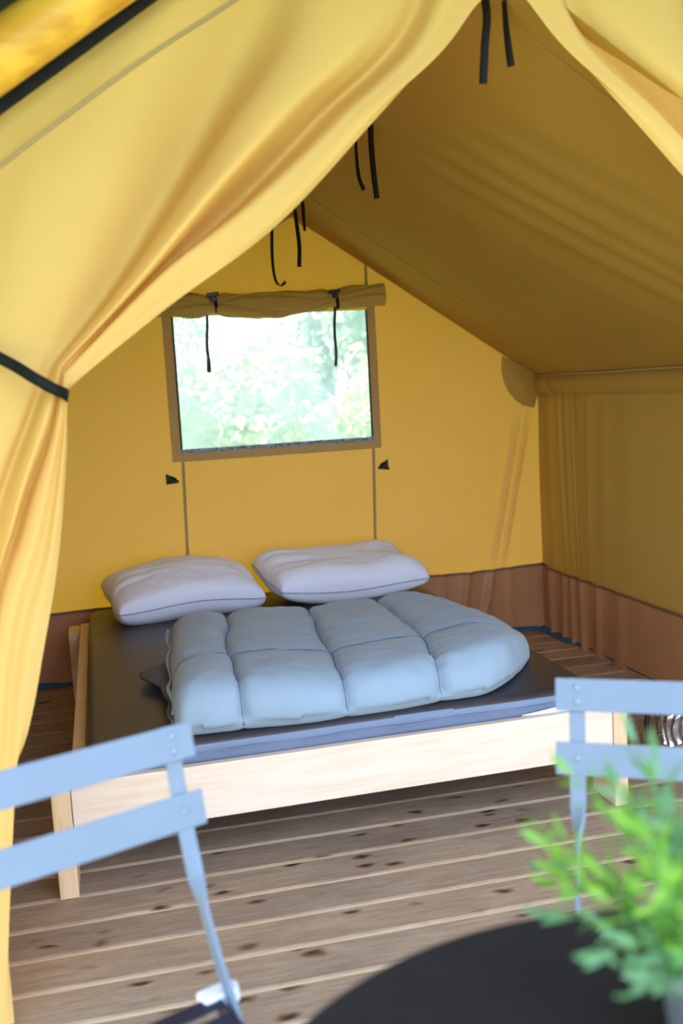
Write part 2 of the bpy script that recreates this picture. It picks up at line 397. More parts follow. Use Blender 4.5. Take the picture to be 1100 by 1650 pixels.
# rolled-up window flap with two straps round it
SX = (.575, 1.165)
def roll_pt(u, v):
    x = .295+u*1.13; q = v*2*math.pi
    cin = 1-.33*sum(gauss(x-s, .035) for s in SX)
    sag = .012*math.sin(clamp((x-SX[0])/(SX[1]-SX[0]))*math.pi)
    r1 = (.042+.010*noise.noise((x*5, 0, 1)))*cin; r2 = (.056+.012*noise.noise((x*4, 2, 1)))*cin
    lump = 1+.20*noise.noise((x*9, math.cos(q)*1.4, math.sin(q)*1.4))-.30*gauss(q-3.5-.55*math.sin(x*8.3), .16)-.16*gauss(q-2.5-.4*math.sin(x*11+2), .14)-.14*gauss(q-4.3-.3*math.sin(x*13), .15)
    zc = 1.778+.022*sstep(1.2, 1.42, x)-sag+.006*math.sin(x*7)
    return (x, YB-.052+math.cos(q)*r1*lump, zc+math.sin(q)*r2*lump)
rl = wchild(grid('rolled_flap', roll_pt, 160, 64, M['roll'])); rl['label'] = 'rolled up canvas flap above the pane'
V = [roll_pt(0, j/40) for j in range(40)]+[roll_pt(1, j/40) for j in range(40)]
for k, V_ in ((0, V[:40]), (1, V[40:])):
    wchild(mesh_obj('roll_end', V_, [tuple(range(40))], M['roll'], None, False))
for sx, zt in zip(SX, (1.815, 1.812)):
    pts = []
    for j in range(15):
        q = -math.pi*.5-j/14*math.pi; pts.append((sx+.006, YB-.052+math.cos(q)*.030-.004, 1.776+math.sin(q)*.042))
    pts = [(p[0]+.014*(1-i/14), p[1], p[2]) for i, p in enumerate(pts)]
    wchild(MB().bar(pts, .016, .003, Vector((1, 0, 0))).build('strap', M['black']))
    bk = MB().bar([(sx-.030, YB-.098, zt), (sx+.028, YB-.098, zt+.006)], .020, .014, Vector((0, 0, 1)))
    bk.box(sx-.012, sx+.016, YB-.100, YB-.086, zt-.030, zt-.004)
    wchild(bev(bk.build('buckle', M['plastic_black']), .004, 2))
# two straps hanging outside the pane
for pa, pb, lb in (((333, 512), (336, 600), 0), ((539, 500), (541, 590), 1)):
    a = at(*pa, YB-.016); b = at(*pb, YB-.016); a.z += .03
    pts = [a.lerp(b, i/8)+Vector((.003*math.sin(i*1.1+lb), 0, 0)) for i in range(9)]
    if lb == 0: w = [.014]*7+[.019, .020]
    else: w = [.014]*9
    wchild(MB().bar(pts, w, .003, Vector((1, 0, 0))).build('hanging_strap', M['grey_strap']))

# right wall
def wave_right(y, z):
    a = sstep(1.36, 1.22, z)*(.35+.65*sstep(.35, .9, z))
    d = 0
    for c, w, h, tl in ((4.67, .04, .010, -.02), (4.565, .016, .012, -.06), (4.49, .03, .008, -.05), (4.42, .012, .010, -.045), (4.25, .03, .006, .02), (4.10, .05, .005, .02), (3.9, .08, .005, .04)):
        d += -h*gauss(y-(c+tl*(1.3-z)), w)
    return a*d+.010*noise.noise((y*1.3, z*1.1, 12))
def right_fn(u, v):
    y = YC+.08+u*(YB-YC-.08); z = BAND-.03+v*(EZ-BAND+.03); return (XR+wave_right(y, z), y, z)
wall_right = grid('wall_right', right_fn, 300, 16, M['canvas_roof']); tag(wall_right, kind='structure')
def skirt_r(u, v):
    y = YC+.08+u*(YB-YC-.08); z = -.008+v*(BAND+.006+.008)
    w = sstep(3.5, 4.2, y)
    x = XR-.008+.010*noise.noise((y*3, z*1.2, 4))-.022*w*sum(h*gauss(y-(c+t*(z-.2)), s) for c, s, h, t in ((4.66, .03, 1, .05), (4.52, .022, .7, -.04), (4.43, .02, .8, .03), (4.33, .025, .9, .05), (4.18, .03, .6, .0), (3.98, .05, .5, 0)))
    return (x, y, z+.010*sstep(4.6, 4.75, y)*v)
sk = grid('skirt_band', skirt_r, 260, 10, M['pvc'], wall_right); sk['label'] = 'brown vinyl skirt band'
grid('skirt_seam', lambda u, v: tuple(Vector(skirt_r(u, 1))+Vector((-.0035, 0, -.012+v*.015))), 260, 2, M['pvc_edge'], wall_right)
MB().bar([(XR-.004+wave_right(4.355, z), 4.375+(.35-z)*-.02-.045*(1.3-z), z) for z in [BAND+.02+i*.062 for i in range(16)]], .020, .004, Vector((0, 1, 0))).build('seam', M['canvas_roof'], wall_right)
# left wall
def left_fn(u, v):
    y = YC+.14+u*(YB-YC-.14); z = BAND-.03+v*(EZ-BAND+.03); return (XL+.01*noise.noise((y*2, z, 2)), y, z)
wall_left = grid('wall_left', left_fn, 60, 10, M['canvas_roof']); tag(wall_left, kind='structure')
grid('skirt_band', lambda u, v: (XL+.006+.01*noise.noise((u*9, v, 7)), YC+.11+u*(YB-YC-.11), -.008+v*(BAND+.014)), 90, 8, M['pvc'], wall_left)

# ceiling of golden canvas: two slopes that meet at the ridge
def wave_roof(s, y):
    """s runs 0 at the ridge to 1 at the eave"""
    d = 0
    for c, w, h, t in ((3.32, .05, .010, -.55), (3.17, .04, .011, -.55), (3.02, .05, .010, -.5), (2.85, .05, .008, -.5), (2.66, .07, .006, -.4), (3.55, .09, .006, -.5)):
        d += h*gauss(y-(c+t*s), w)*sstep(.03, .3, s)*sstep(1.0, .72, s)
    sag = .020*math.sin(math.pi*clamp(s))*math.sin(math.pi*clamp((y-YC)/(YB-YC)))
    return -d-sag
V = []; Fc = []
NU, NV = 150, 56
ss = [-1+2*j/NV for j in range(NV+1)]
for s in ss:
    for i in range(NU+1):
        ys0 = YC-.045 if s >= 0 else YC+.16; y = ys0+(YB+.015-ys0)*i/NU; a = abs(s)
        x = RX+(XR-RX)*a if s >= 0 else RX-(RX-XL)*a
        z = RZ-(RZ-EZ)*a+wave_roof(a, y)
        V.append((x, y, z))
for j in range(NV):
    for i in range(NU):
        a = j*(NU+1)+i; Fc.append((a, a+1, a+NU+2, a+NU+1))
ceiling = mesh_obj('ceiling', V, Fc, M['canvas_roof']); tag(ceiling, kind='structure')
for ys in (2.235, 4.345):
    MB().bar([(RX+(XR-RX)*t/24, ys, RZ-(RZ-EZ)*t/24+wave_roof(t/24, ys)-.003) for t in range(25)], .016, .003, Vector((0, 1, 0))).build('seam', M['canvas_roof'], ceiling)
# pole sleeve along the right eave
sl = grid('eave_sleeve', lambda u, v: (XR-.012-.022*math.sin(v*math.pi)+.006*noise.noise((u*20, v, 1)), YC+.08+u*(YB-YC-.09), 1.262+v*.094), 120, 8, M['canvas_roof'], ceiling)
MB().bar([(XR-.028, YC+.08+(YB-YC-.11)*i/20, 1.356-.002*math.sin(i)) for i in range(21)], .008, .006, Vector((0, 0, 1))).build('eave_piping', M['seam'], ceiling)
for yy in (4.62,):
    MB().bar([(XR-.020-.020*math.sin(t/8*math.pi), yy-.05*t/8, 1.352-.10*t/8) for t in range(9)], .012, .003, Vector((0, 1, 0))).build('seam', M['canvas_roof'], ceiling)
# scalloped gusset where roof, back and right wall meet
gp = [(812, 573), (811, 596), (815, 615), (823, 632), (834, 645), (846, 653), (864, 657), (872, 632), (872, 602)]
P3 = [at(px, py, YB-.045) for px, py in gp]
cen = sum(P3, Vector())/len(P3)
V = []; Fc = []
for k in range(6):
    f = k/5
    for p in P3:
        q = cen.lerp(p, f); q = Vector((q.x, q.y-.020*(1-f*f)+.03*f, q.z)); V.append(q)
n = len(P3)
for k in range(5):
    for i in range(n):
        Fc.append((k*n+i, k*n+(i+1) % n, (k+1)*n+(i+1) % n, (k+1)*n+i))
gs = mesh_obj('corner_gusset', V, Fc, M['canvas_roof'], ceiling)

gq = [(436, 369), (452, 361), (463, 353), (471, 350), (482, 360), (494, 372), (480, 335), (450, 322), (425, 345)]
mesh_obj('ridge_gusset', [at(px, py, YB-.02) for px, py in gq], [(0, 1, 8), (1, 7, 8), (1, 2, 7), (2, 3, 6, 7), (3, 4, 6), (4, 5, 6)], M['canvas_roof'], ceiling, False)
# outer roof (fly) above tent and veranda
FX, FZ, FS = 1.0, 2.86, .70
def flyz(x): return FZ-FS*abs(x-FX)
V = [(-1.9, 1.0, flyz(-1.9)), (FX, 1.0, FZ), (3.9, 1.0, flyz(3.9)), (-1.9, 5.75, flyz(-1.9)), (FX, 5.75, FZ), (3.9, 5.75, flyz(3.9))]
V += [(v[0], v[1], v[2]+.012) for v in V]
fly = mesh_obj('outer_roof', V, [(0, 1, 4, 3), (1, 2, 5, 4), (6, 9, 10, 7), (7, 10, 11, 8), (0, 6, 7, 1), (1, 7, 8, 2), (3, 4, 10, 9), (4, 5, 11, 10), (0, 3, 9, 6), (2, 8, 11, 5)], M['fly'], None, False)
tag(fly, kind='structure')

# rafter log and a black strip put in as the shade of the gap under it
def rafter(px0, px1, name='rafter_pole'):
    r = empty(name, (0, 1.98, 0))
    return r
ra, rb = Vector((-1.05, 1.97, 1.348)), Vector((.94, 1.97, 2.711))
pts = [ra.lerp(rb, i/30) for i in range(31)]
lg = MB().tube(pts, [.055+.003*noise.noise((i*.4, 0, 0)) for i in range(31)], 24).build('rafter_pole', M['log'], None, True)
tag(lg, 'round honey coloured log rafter above the left tent flap', 'pole')
ra2, rb2 = Vector((3.05, 1.97, 1.348)), Vector((1.06, 1.97, 2.711))
lg2 = MB().tube([ra2.lerp(rb2, i/30) for i in range(31)], [.060+.003*noise.noise((i*.4, 5, 0)) for i in range(31)], 24).build('rafter_pole', M['log'], None, True)
tag(lg2, 'round log rafter above the right tent flap', 'pole')
bd = MB().bar([(-1.05, 2.03, flyz(-1.05)-.108), (1.0, 2.03, 2.86-.108)], .100, .012, Vector((-.575, 0, .818))).build('gap_shade_strip', M['black'])
bd2 = MB().bar([(3.05, 2.03, flyz(3.05)-.108), (1.0, 2.03, 2.86-.108)], .100, .012, Vector((.575, 0, .818))).build('gap_shade_strip', M['black'])
tag(bd2, 'wide black strip painted as shade in the gap under the right hand log rafter', 'band')
tag(bd, 'wide black strip painted as shade in the gap between the log rafter and the left flap', 'band')

# ================================================================== TENT FLAPS
TIE = 26
def drape(name, guides, nu, nv_up, nv_lo, mat, mirror=None):
    """guides: list of (upper, lower) point lists; the surface runs smoothly across them"""
    G = []
    for up, lo in guides:
        a = spline(up, nv_up); b = spline(lo, nv_lo); G.append(a+b[1:])
    nr = len(G[0]); ng = len(G); V = []; cols = (ng-1)*nu+1
    for r in range(nr):
        row = [g[r] for g in G]; row = [row[0]*2-row[1]]+row+[row[-1]*2-row[-2]]
        for i in range(ng-1):
            for k in range(nu): V.append(cr(row[i], row[i+1], row[i+2], row[i+3], k/nu))
        V.append(G[-1][r])
    if mirror is not None: V = [Vector((2*mirror-v.x, YC-.055+(v.y-YC)*.75, v.z)) for v in V]
    Fc = []
    for r in range(nr-1):
        for i in range(cols-1):
            a = r*cols+i; Fc.append((a, a+1, a+cols+1, a+cols))
    return mesh_obj(name, V, Fc, mat)
def gp_(lst, base=YC): return [at(p[0], p[1], base+p[2]) for p in lst]
def top_on_rafter(x): return Vector((x, YC, flyz(x)-.150))
guides = []
def addg(xtop, up, lo, zend=(-.3, .02), y_end=0):
    u = ([top_on_rafter(xtop)] if xtop is not None else [])+gp_(up); l = gp_(lo); l = [u[-1]]+l+[Vector((zend[0], YC+y_end, zend[1]))]
    guides.append((u, l))
addg(-1.45, [(-700, 560, .0), (-700, 640, 0)], [(-690, 1100, 0)], (-1.35, .02))
addg(-.75, [(-330, 500, .01), (-320, 600, 0)], [(-320, 800, 0), (-315, 1100, 0)], (-.80, .02))
addg(-.25, [(-60, 400, .0), (-90, 560, 0)], [(-120, 800, 0), (-150, 1100, 0)], (-.52, .02))
addg(.0, [(60, 300, -.02), (40, 480, -.015), (20, 570, .0)], [(-15, 680, .0), (-55, 850, .0), (-95, 1100, 0)], (-.45, .02))
addg(.20, [(250, 60, -.01), (190, 250, .0), (130, 420, .01), (70, 560, .012)], [(32, 670, .01), (-18, 820, .01), (-62, 1080, 0)], (-.42, .02))
addg(.40, [(405, 20, .07), (330, 185, .095), (262, 320, .095), (172, 470, .06), (84, 583, .022)], [(46, 680, .03), (-4, 830, .03), (-47, 1080, .01)], (-.40, .02))
addg(.54, [(500, 20, .010), (394, 180, -.008), (296, 322, -.02), (195, 463, -.022), (91, 588, .0)], [(62, 678, -.010), (14, 830, -.014), (-32, 1080, -.005)], (-.385, .02))
addg(.67, [(590, 20, .006), (460, 180, -.030), (345, 312, -.055), (217, 464, -.048), (97, 592, -.014)], [(78, 672, -.018), (26, 830, -.028), (-22, 1060, -.01)], (-.375, .02))
addg(.755, [(640, 15, .03), (484, 192, .050), (346, 336, .065), (219, 469, .038), (99, 595, .006)], [(80, 695, .026), (29, 842, .036), (-18, 1060, .015)], (-.365, .02))
addg(.81, [(668, 15, .06), (508, 198, .095), (364, 350, .100), (234, 462, .052), (101, 598, .008)], [(84, 705, .008), (42, 850, .008), (-8, 1080, 0)], (-.355, .02))
addg(.86, [(702, 10, .015), (545, 188, .012), (398, 330, .0), (255, 446, .0), (103, 603, .0)], [(92, 705, .0), (58, 860, -.004), (8, 1080, -.004)], (-.34, .02))
addg(.895, [(728, 10, .010), (568, 190, -.006), (418, 345, -.012), (262, 463, -.004), (105, 611, -.002)], [(97, 712, .008), (70, 880, .011), (20, 1100, .009)], (-.325, .02))
addg(.92, [(757, 5, .008), (588, 194, -.010), (436, 358, -.010), (270, 482, .006), (107, 620, .0)], [(103, 718, -.003), (82, 890, -.003), (34, 1140, -.003)], (-.305, .02))
addg(.935, [(800, -28, 0), (775, 0, .01), (602, 195, .004), (447, 362, .004), (277, 490, .004), (150, 592, .004), (109, 628, .01)], [(108, 665, .005), (107, 740, .010), (94, 900, .010), (70, 1050, .01), (45, 1180, .01), (0, 1335, .01)], (-.285, .02), .01)
flap_l = drape('tent_flap', guides, 9, 80, 70, M['canvas_flap'])
tag(flap_l, 'golden canvas door flap gathered and tied back on the left', 'tent flap')
# hem stitched parallel to the rafter edge
from mathutils.bvhtree import BVHTree
bvh = BVHTree.FromPolygons([v.co for v in flap_l.data.vertices], [tuple(p.vertices) for p in flap_l.data.polygons])
hm = []
for i in range(81):
    x = -1.40+2.25*i/80; h = bvh.ray_cast(Vector((x, 1.4, flyz(x)-.242)), Vector((0, 1, 0)))[0]
    if h: hm.append(h-Vector((0, .004, 0)))
o = MB().bar(hm, .007, .004, Vector((-.6, 0, .8))).build('hem_stitch', M['seam'], flap_l)
flap_r = drape('tent_flap', guides, 9, 80, 70, M['canvas_flap'], mirror=.918)
tag(flap_r, 'golden canvas door flap drawn back at the upper right corner', 'tent flap')
# black tie-back strap round the left bundle
sp = [at(-420, 400, YC-.02), at(-200, 478, YC-.03), at(0, 577, YC-.035), at(50, 606, YC-.06), at(85, 626, YC-.055), at(104, 634, YC-.035), at(109, 640, YC+.02), at(100, 640, YC+.06), at(60, 620, YC+.08)]
tb = MB().bar(spline(sp, 50), .023, .003, Vector((.25, 0, .97))).build('tieback_strap', M['black'], None, True)
tag(tb, 'black webbing strap holding the left tent flap back', 'strap')

# straps hanging from the ridge
def hang(px, Y, w, tw, label, rough=0):
    P = [at(a, b, Y) for a, b in px]
    top = P[0].copy()
    P = [top+(P[0]-P[1])*.0]+P[1:]
    Q = spline(P, 22)
    tws = [tw[0]+(tw[1]-tw[0])*(i/22)**1.3 for i in range(23)]
    o = MB().bar(Q, w, .0016, Vector((1, -.2, 0)), tws).build('tie_strap', M['black'], None, True)
    tag(o, label, 'strap', 'tie straps hanging under the ridge'); return o
hang([(779, -22), (784, 28), (781, 70), (778, 135)], 2.18, .0185, (.2, .1), 'wide black tie strap hanging nearest, left one at the top of the opening')
hang([(810, -25), (814, 30), (817, 60), (823, 107)], 2.18, .017, (1.35, .4), 'twisted black tie strap hanging at the top of the opening beside the right flap')
hang([(596, 180), (598, 235), (602, 280), (607, 320)], 3.22, .019, (.3, .5), 'long black tie strap in the middle pair under the ridge')
hang([(572, 205), (574, 250), (578, 285), (586, 306)], 3.34, .018, (1.2, .9), 'short curled black tie strap in the middle pair under the ridge')
hang([(473, 322), (478, 362), (482, 395), (482, 430)], 4.42, .019, (.6, .1), 'straight black tie strap hanging before the gable peak')
hang([(485, 315), (488, 335), (489, 350), (491, 372)], 4.32, .018, (.4, 1.0), 'shortest black tie strap beside the gable peak')
hang([(438, 345), (438, 400), (440, 432), (444, 452), (451, 461), (456, 458), (460, 454)], 4.70, .016, (.2, .9), 'black tie strap with a hooked lower end above the rolled window flap')

# triangular toggles on the back wall
for (px, py), fl, lb in (((277, 773), 1, 'black toggle on a triangular tab, left under the window'), ((617, 750), -1, 'black toggle on a triangular tab, right under the window')):
    c = at(px, py, YB-.012); t = empty('toggle_fastener', c); tag(t, lb, 'toggle', 'window flap toggles on the back wall')
    V = [(-.028*fl, .004, .030), (-.028*fl, .004, -.024), (.018*fl, -.006, -.002), (.016*fl, -.006, .010)]
    V += [(a, b-.004, c_) for a, b, c_ in V]
    mesh_obj('webbing_tab', V, [(3, 2, 1, 0), (4, 5, 6, 7), (0, 1, 5, 4), (1, 2, 6, 5), (2, 3, 7, 6), (3, 0, 4, 7)], M['grey_strap'], t, False)
    MB().tube([(-.026*fl, -.016, -.014+.002*fl), (.0, -.020, -.010), (.030*fl, -.018, -.008+.006*fl*0)], [.007, .0085, .007], 10).build('toggle_bar', M['plastic_black'], t, True)
    MB().bar([(-.010*fl, -.012, .012), (.016*fl, -.014, .004), (.020*fl, -.014, -.008)], .010, .004, Vector((0, 0, 1))).build('loop', M['black'], t)

# ================================================================== BED
bed = empty('bed_frame', (.656, 3.66, 0)); tag(bed, 'low bed frame of pale pine boards and square legs', 'bed')
def bp(o): o.parent = bed; o.matrix_parent_inverse = Matrix.Translation(-Vector(bed.location)); return o
BX0, BX1, BY0, BY1 = -.208, 1.521, 2.661, 4.66
for x0, x1 in ((BX0, BX0+.051), (BX1-.047, BX1)):
    for y0, y1 in ((BY0, BY0+.145), (BY1-.14, BY1)):
        bp(bev(MB().box(x0, x1, y0, y1, 0, .319).build('leg', M['pine_end']), .003))
fb = bp(bev(MB().box(BX0+.053, BX1-.049, BY0+.002, BY0+.030, .167, .325).build('footboard', M['pine']), .003)); fb['label'] = 'pale pine footboard'
for x, z in ((-.128, .290), (1.449, .286)):
    s = MB().tube([(x, BY0-.002, z), (x, BY0+.003, z)], [.0065, .0075], 12).build('screw', M['screw'], fb)
    s.matrix_parent_inverse = Matrix.Translation(-Vector(bed.location)); 
    MB_ = MB().box(x-.0035, x+.0035, BY0-.0028, BY0-.0018, z-.0009, z+.0009).build('screw_slot', M['plastic_black'], fb); MB_.matrix_parent_inverse = Matrix.Translation(-Vector(bed.location))
# knots on the footboard as darker plugs of the wood
M['knot'] = pbr('pine_knot', (.42, .22, .09), .5, (.60, .36, .17), 40)
for x, z, r in ((.95, .285, .006), (.29, .192, .009), (.70, .178, .004), (1.26, .262, .004), (1.15, .275, .0035)):
    k = MB().tube([(x, BY0+.0012, z), (x, BY0+.004, z)], [r, r], 14).build('knot', M['knot'], fb); k.matrix_parent_inverse = Matrix.Translation(-Vector(bed.location)); k.scale = (1, 1, 1)
for x0, x1 in ((BX0+.053, BX0+.093), (BX1-.089, BX1-.049)):
    r_ = bp(bev(MB().box(x0, x1, BY0+.032, BY1-.032, .17, .328).build('side_rail', M['pine_end']), .004))
bp(bev(MB().box(BX0+.053, BX1-.049, BY1-.030, BY1-.002, .167, .325).build('headboard', M['pine']), .003))
bp(MB().box(.62, .69, BY0+.032, BY1-.032, .17, .28).build('centre_beam', M['pine']))
for i in range(12):
    y = BY0+.10+i*.158
    bp(MB().box(BX0+.095, BX1-.091, y, y+.07, .281, .299).build('slat', M['pine']))

# mattress: rounded vinyl block, a little wrinkled
def mattress():
    x0, x1, y0, y1, z0, z1, r = -.112, 1.455, 2.694, 4.645, .300, .388, .034
    lo, hi = Vector((x0, y0, z0)), Vector((x1, y1, z1)); V = []; Fc = []; nn = (90, 60, 12)
    for ax in range(3):
        b_, c_ = (ax+1) % 3, (ax+2) % 3
        for sg in (0, 1):
            st = len(V); nb, nc = nn[b_], nn[c_]
            for j in range(nc+1):
                for i in range(nb+1):
                    p = Vector((0, 0, 0)); p[ax] = (lo, hi)[sg][ax]
                    p[b_] = lo[b_]+(hi[b_]-lo[b_])*(.5-.5*math.cos(math.pi*i/nb)); p[c_] = lo[c_]+(hi[c_]-lo[c_])*(.5-.5*math.cos(math.pi*j/nc))
                    q = Vector([min(max(p[k], lo[k]+r), hi[k]-r) for k in range(3)]); p = q+(p-q).normalized()*r
                    fx = clamp((p.x-x0)/(x1-x0)); fy = clamp((p.y-y0)/(y1-y0)); ft = clamp((p.z-z0)/(z1-z0))
                    p.z += ft*(.009*math.sin(math.pi*fx)*math.sin(math.pi*fy)+.002*noise.noise((p.x*3, p.y*3, 0)))
                    w = gauss(p.x+.03, .10)*sstep(2.80, 2.70, p.y)
                    p.y += .006*noise.noise((p.x*3, p.z*9, 1))*sstep(2.8, 2.7, p.y)-.005*w*math.sin(p.x*120+p.z*70)
                    V.append(p)
            for j in range(nc):
                for i in range(nb):
                    q = st+j*(nb+1)+i; f = (q, q+1, q+nb+2, q+nb+1); Fc.append(f if sg else f[::-1])
    return V, Fc
mv, mf = mattress()
mt = mesh_obj('mattress', mv, mf, None, None, True, [M['mattress'], M['mattress_side']]); [setattr(f, 'material_index', 0 if f.normal.z > .55 else 1) for f in mt.data.polygons]; mt.modifiers.new('weld', 'WELD').merge_threshold = .0003; tag(mt, 'thin charcoal vinyl mattress lying in the pine bed frame', 'mattress')
o = MB().bar([(-.05+1.44*i/40, 2.6925+.002*math.sin(i), .350+.002*math.sin(i*.7)) for i in range(41)], .006, .004, Vector((0, 0, 1))).build('edge_seam', M['mattress_side'], mt)

wu = MB().bar([(1.18+.19*i/10, 2.6885-.001*i/10, .328+.010*(i/10)**1.5) for i in range(11)], [.002+.022*i/10 for i in range(11)], .003, Vector((0, 0, 1))).build('underlay_edge', M['white_cap'], mt); wu['label'] = 'white underlay edge'
# ---- duvet, folded in two, quilted in squares
ZM = .397
def lerpl(T, x):
    for i in range(len(T)-1):
        if x <= T[i+1][0] or i == len(T)-2:
            t = (x-T[i][0])/(T[i+1][0]-T[i][0]); return T[i][1]+(T[i+1][1]-T[i][1])*t
XF = [(0, .150), (1, .335), (2, .640), (3, .935), (4, 1.330)]      # seam positions at the front edge
XM = [(0, .172), (1, .353), (2, .678), (3, 1.000), (4, 1.372)]
XB_ = [(0, .212), (1, .425), (2, .752), (3, 1.034), (4, 1.330)]
def duvet_pt(u, s):
    """u 0..4 across the squares, s 0..1 round the section: back bottom, back, top, front fold, underside"""
    end = clamp((u-3.25)/.75); e = math.sqrt(max(0, 1-end**2.6))
    endl = clamp((.25-u)/.25)
    Hh = (.140+.010*math.sin(u*2.1))*(.22+.78*e)*(1-.12*endl**2)
    yF = 2.680+.012*abs(u-1.7)+.42*end**2.2*.75; yB = 3.80-.03*(abs(u-2)/2)**2-.28*end**2
    z0 = ZM-.004
    r = Hh*.47
    L = [Hh-2*r, yB-yF-2*r, Hh-2*r, yB-yF-2*r]; arc = math.pi/2*r
    tot = sum(L)+4*arc; d = s*tot
    # path starts at the back-bottom corner and goes up
    segs = [('c', (yB-r, z0+r), -90, 0), ('l', (yB, z0+r), (yB, z0+Hh-r)), ('c', (yB-r, z0+Hh-r), 0, 90), ('l', (yB-r, z0+Hh), (yF+r, z0+Hh)),
            ('c', (yF+r, z0+Hh-r), 90, 180), ('l', (yF, z0+Hh-r), (yF, z0+r)), ('c', (yF+r, z0+r), 180, 270), ('l', (yF+r, z0), (yB-r, z0))]
    lens = [arc, L[0], arc, L[1], arc, L[2], arc, L[3]]
    for sg, ln in zip(segs, lens):
        if d <= ln or sg is segs[-1]:
            t = clamp(d/ln if ln > 0 else 0)
            if sg[0] == 'c':
                a = math.radians(sg[2]+(sg[3]-sg[2])*t); y = sg[1][0]+r*math.cos(a); z = sg[1][1]+r*math.sin(a); ny, nz = math.cos(a), math.sin(a)
            else:
                y = sg[1][0]+(sg[2][0]-sg[1][0])*t; z = sg[1][1]+(sg[2][1]-sg[1][1])*t
                dy, dz = sg[2][0]-sg[1][0], sg[2][1]-sg[1][1]; l = math.hypot(dy, dz) or 1; ny, nz = dz/l, -dy/l
            break
        d -= ln
    # seams: across at y = ySeam on top, at the front underside and back edge
    ys = 3.03+.02*math.sin(u*2.2)
    fu = u-math.floor(u) if u < 4 else 1.0
    du = min(fu, 1-fu); pu = .70*(1-math.exp(-du/.045))+.30*math.sin(math.pi*fu)
    if u < .06: pu = max(pu, 0)
    if u > 3.5: pu = .70+.30*1.0
    z -= .030*sstep(3.0, 3.7, y)*clamp((z-z0)/Hh)
    if z > z0+r*.6:
        if y > ys: t = clamp((y-ys)/(yB+.10-ys)); pv = .65*(1-math.exp(-t/.045))+.35*math.sin(math.pi*t)
        else:
            t = (ys-y)+max(0, (z0+Hh-z))*(1 if y < yF+r else 0); t = clamp(t/.62); pv = .65*(1-math.exp(-min(t, 1.25-t)/.045))+.35*math.sin(math.pi*t)
    else: pv = .6
    pv = .48+.52*pv
    amp = .042*(.35+.65*e)
    puff = amp*(pu*pv-.62)
    x = 0
    # sideways position by depth
    if y < 3.12: t = sstep(2.7, 3.12, y); x = lerpl(XF, u)*(1-t)+lerpl(XM, u)*t
    else: t = sstep(3.12, 3.8, y); x = lerpl(XM, u)*(1-t)+lerpl(XB_, u)*t
    x += -.004+.012*noise.noise((y*5, z*3, 2))*(1 if .2 < u < 3.8 else .3)
    wr = .006*noise.noise((x*9, y*16, z*8))+.0035*noise.noise((x*22, y*34, z*12))
    # puckers across the seams
    wr += .0025*math.sin(y*120+x*30)*gauss(fu-(0 if fu < .5 else 1), .10)*(1 if u < 3.6 else .3)
    # broad creases on the back row
    wr += .006*gauss(y-(3.42+.10*math.sin(x*6)), .03)*math.sin(x*9+1)-.006*gauss(y-(3.3+.04*math.sin(x*11)), .02)
    z -= .016*sstep(2.80, 2.68, y)*(1 if u < 3.4 else clamp((4-u)/.6))
    flat = 1 if nz > -.3 else .15
    return Vector((x, y+ny*(puff+wr)*flat, max(z0-.018*sstep(2.76, 2.68, y), z+nz*(puff+wr)*flat)))
NU_, NS = 240, 220
V = [duvet_pt(4*i/NU_, j/NS) for i in range(NU_+1) for j in range(NS)]
Fc = []
for i in range(NU_):
    for j in range(NS):
        a = i*NS+j; b = i*NS+(j+1) % NS; Fc.append((a, b, b+NS, a+NS))
Fc.append(tuple(range(NU_*NS, NU_*NS+NS)))
# left end: shallow recess between the two folded layers
c0 = len(V); ring = [V[j] for j in range(NS)]
cen = sum(ring, Vector())/NS
for f, dx in ((.93, -.006), (.80, .004), (.55, .012), (.2, .014)):
    for p in ring: V.append(Vector((p.x+dx, cen.y+(p.y-cen.y)*(1-(1-f)*.35), cen.z+(p.z-cen.z)*f)))
prev = 0
for k in range(4):
    st = c0+k*NS
    for j in range(NS): Fc.append((prev+(j+1) % NS, prev+j, st+j, st+(j+1) % NS))
    prev = st
Fc.append(tuple(reversed([prev+j for j in range(NS)])))
dv = mesh_obj('duvet', V, Fc, M['duvet']); tag(dv, 'slate blue quilted duvet folded on the mattress', 'duvet')
def seam_path(P, r=.0030):
    MB().tube(P, r, 6).build('quilt_seam', M['seam_blue'], dv, True)
for k in (1, 2, 3):
    P = [duvet_pt(k, .02+.62*j/110) for j in range(111)]
    P = [p for p in P if p.z > ZM+.012]
    seam_path([p+Vector((0, -.0006, .0012)) for p in P])
P = []
for i in range(121):
    u = .03+3.5*i/120; best = None
    for j in range(60, 190):
        q = duvet_pt(u, .16+.30*(j-60)/130)
        dd = abs(q.y-(3.03+.02*math.sin(u*2.2)))
        if q.z > ZM+.05 and (best is None or dd < best[0]): best = (dd, q)
    P.append(best[1]+Vector((0, 0, .0022)))
seam_path(P, .0034)
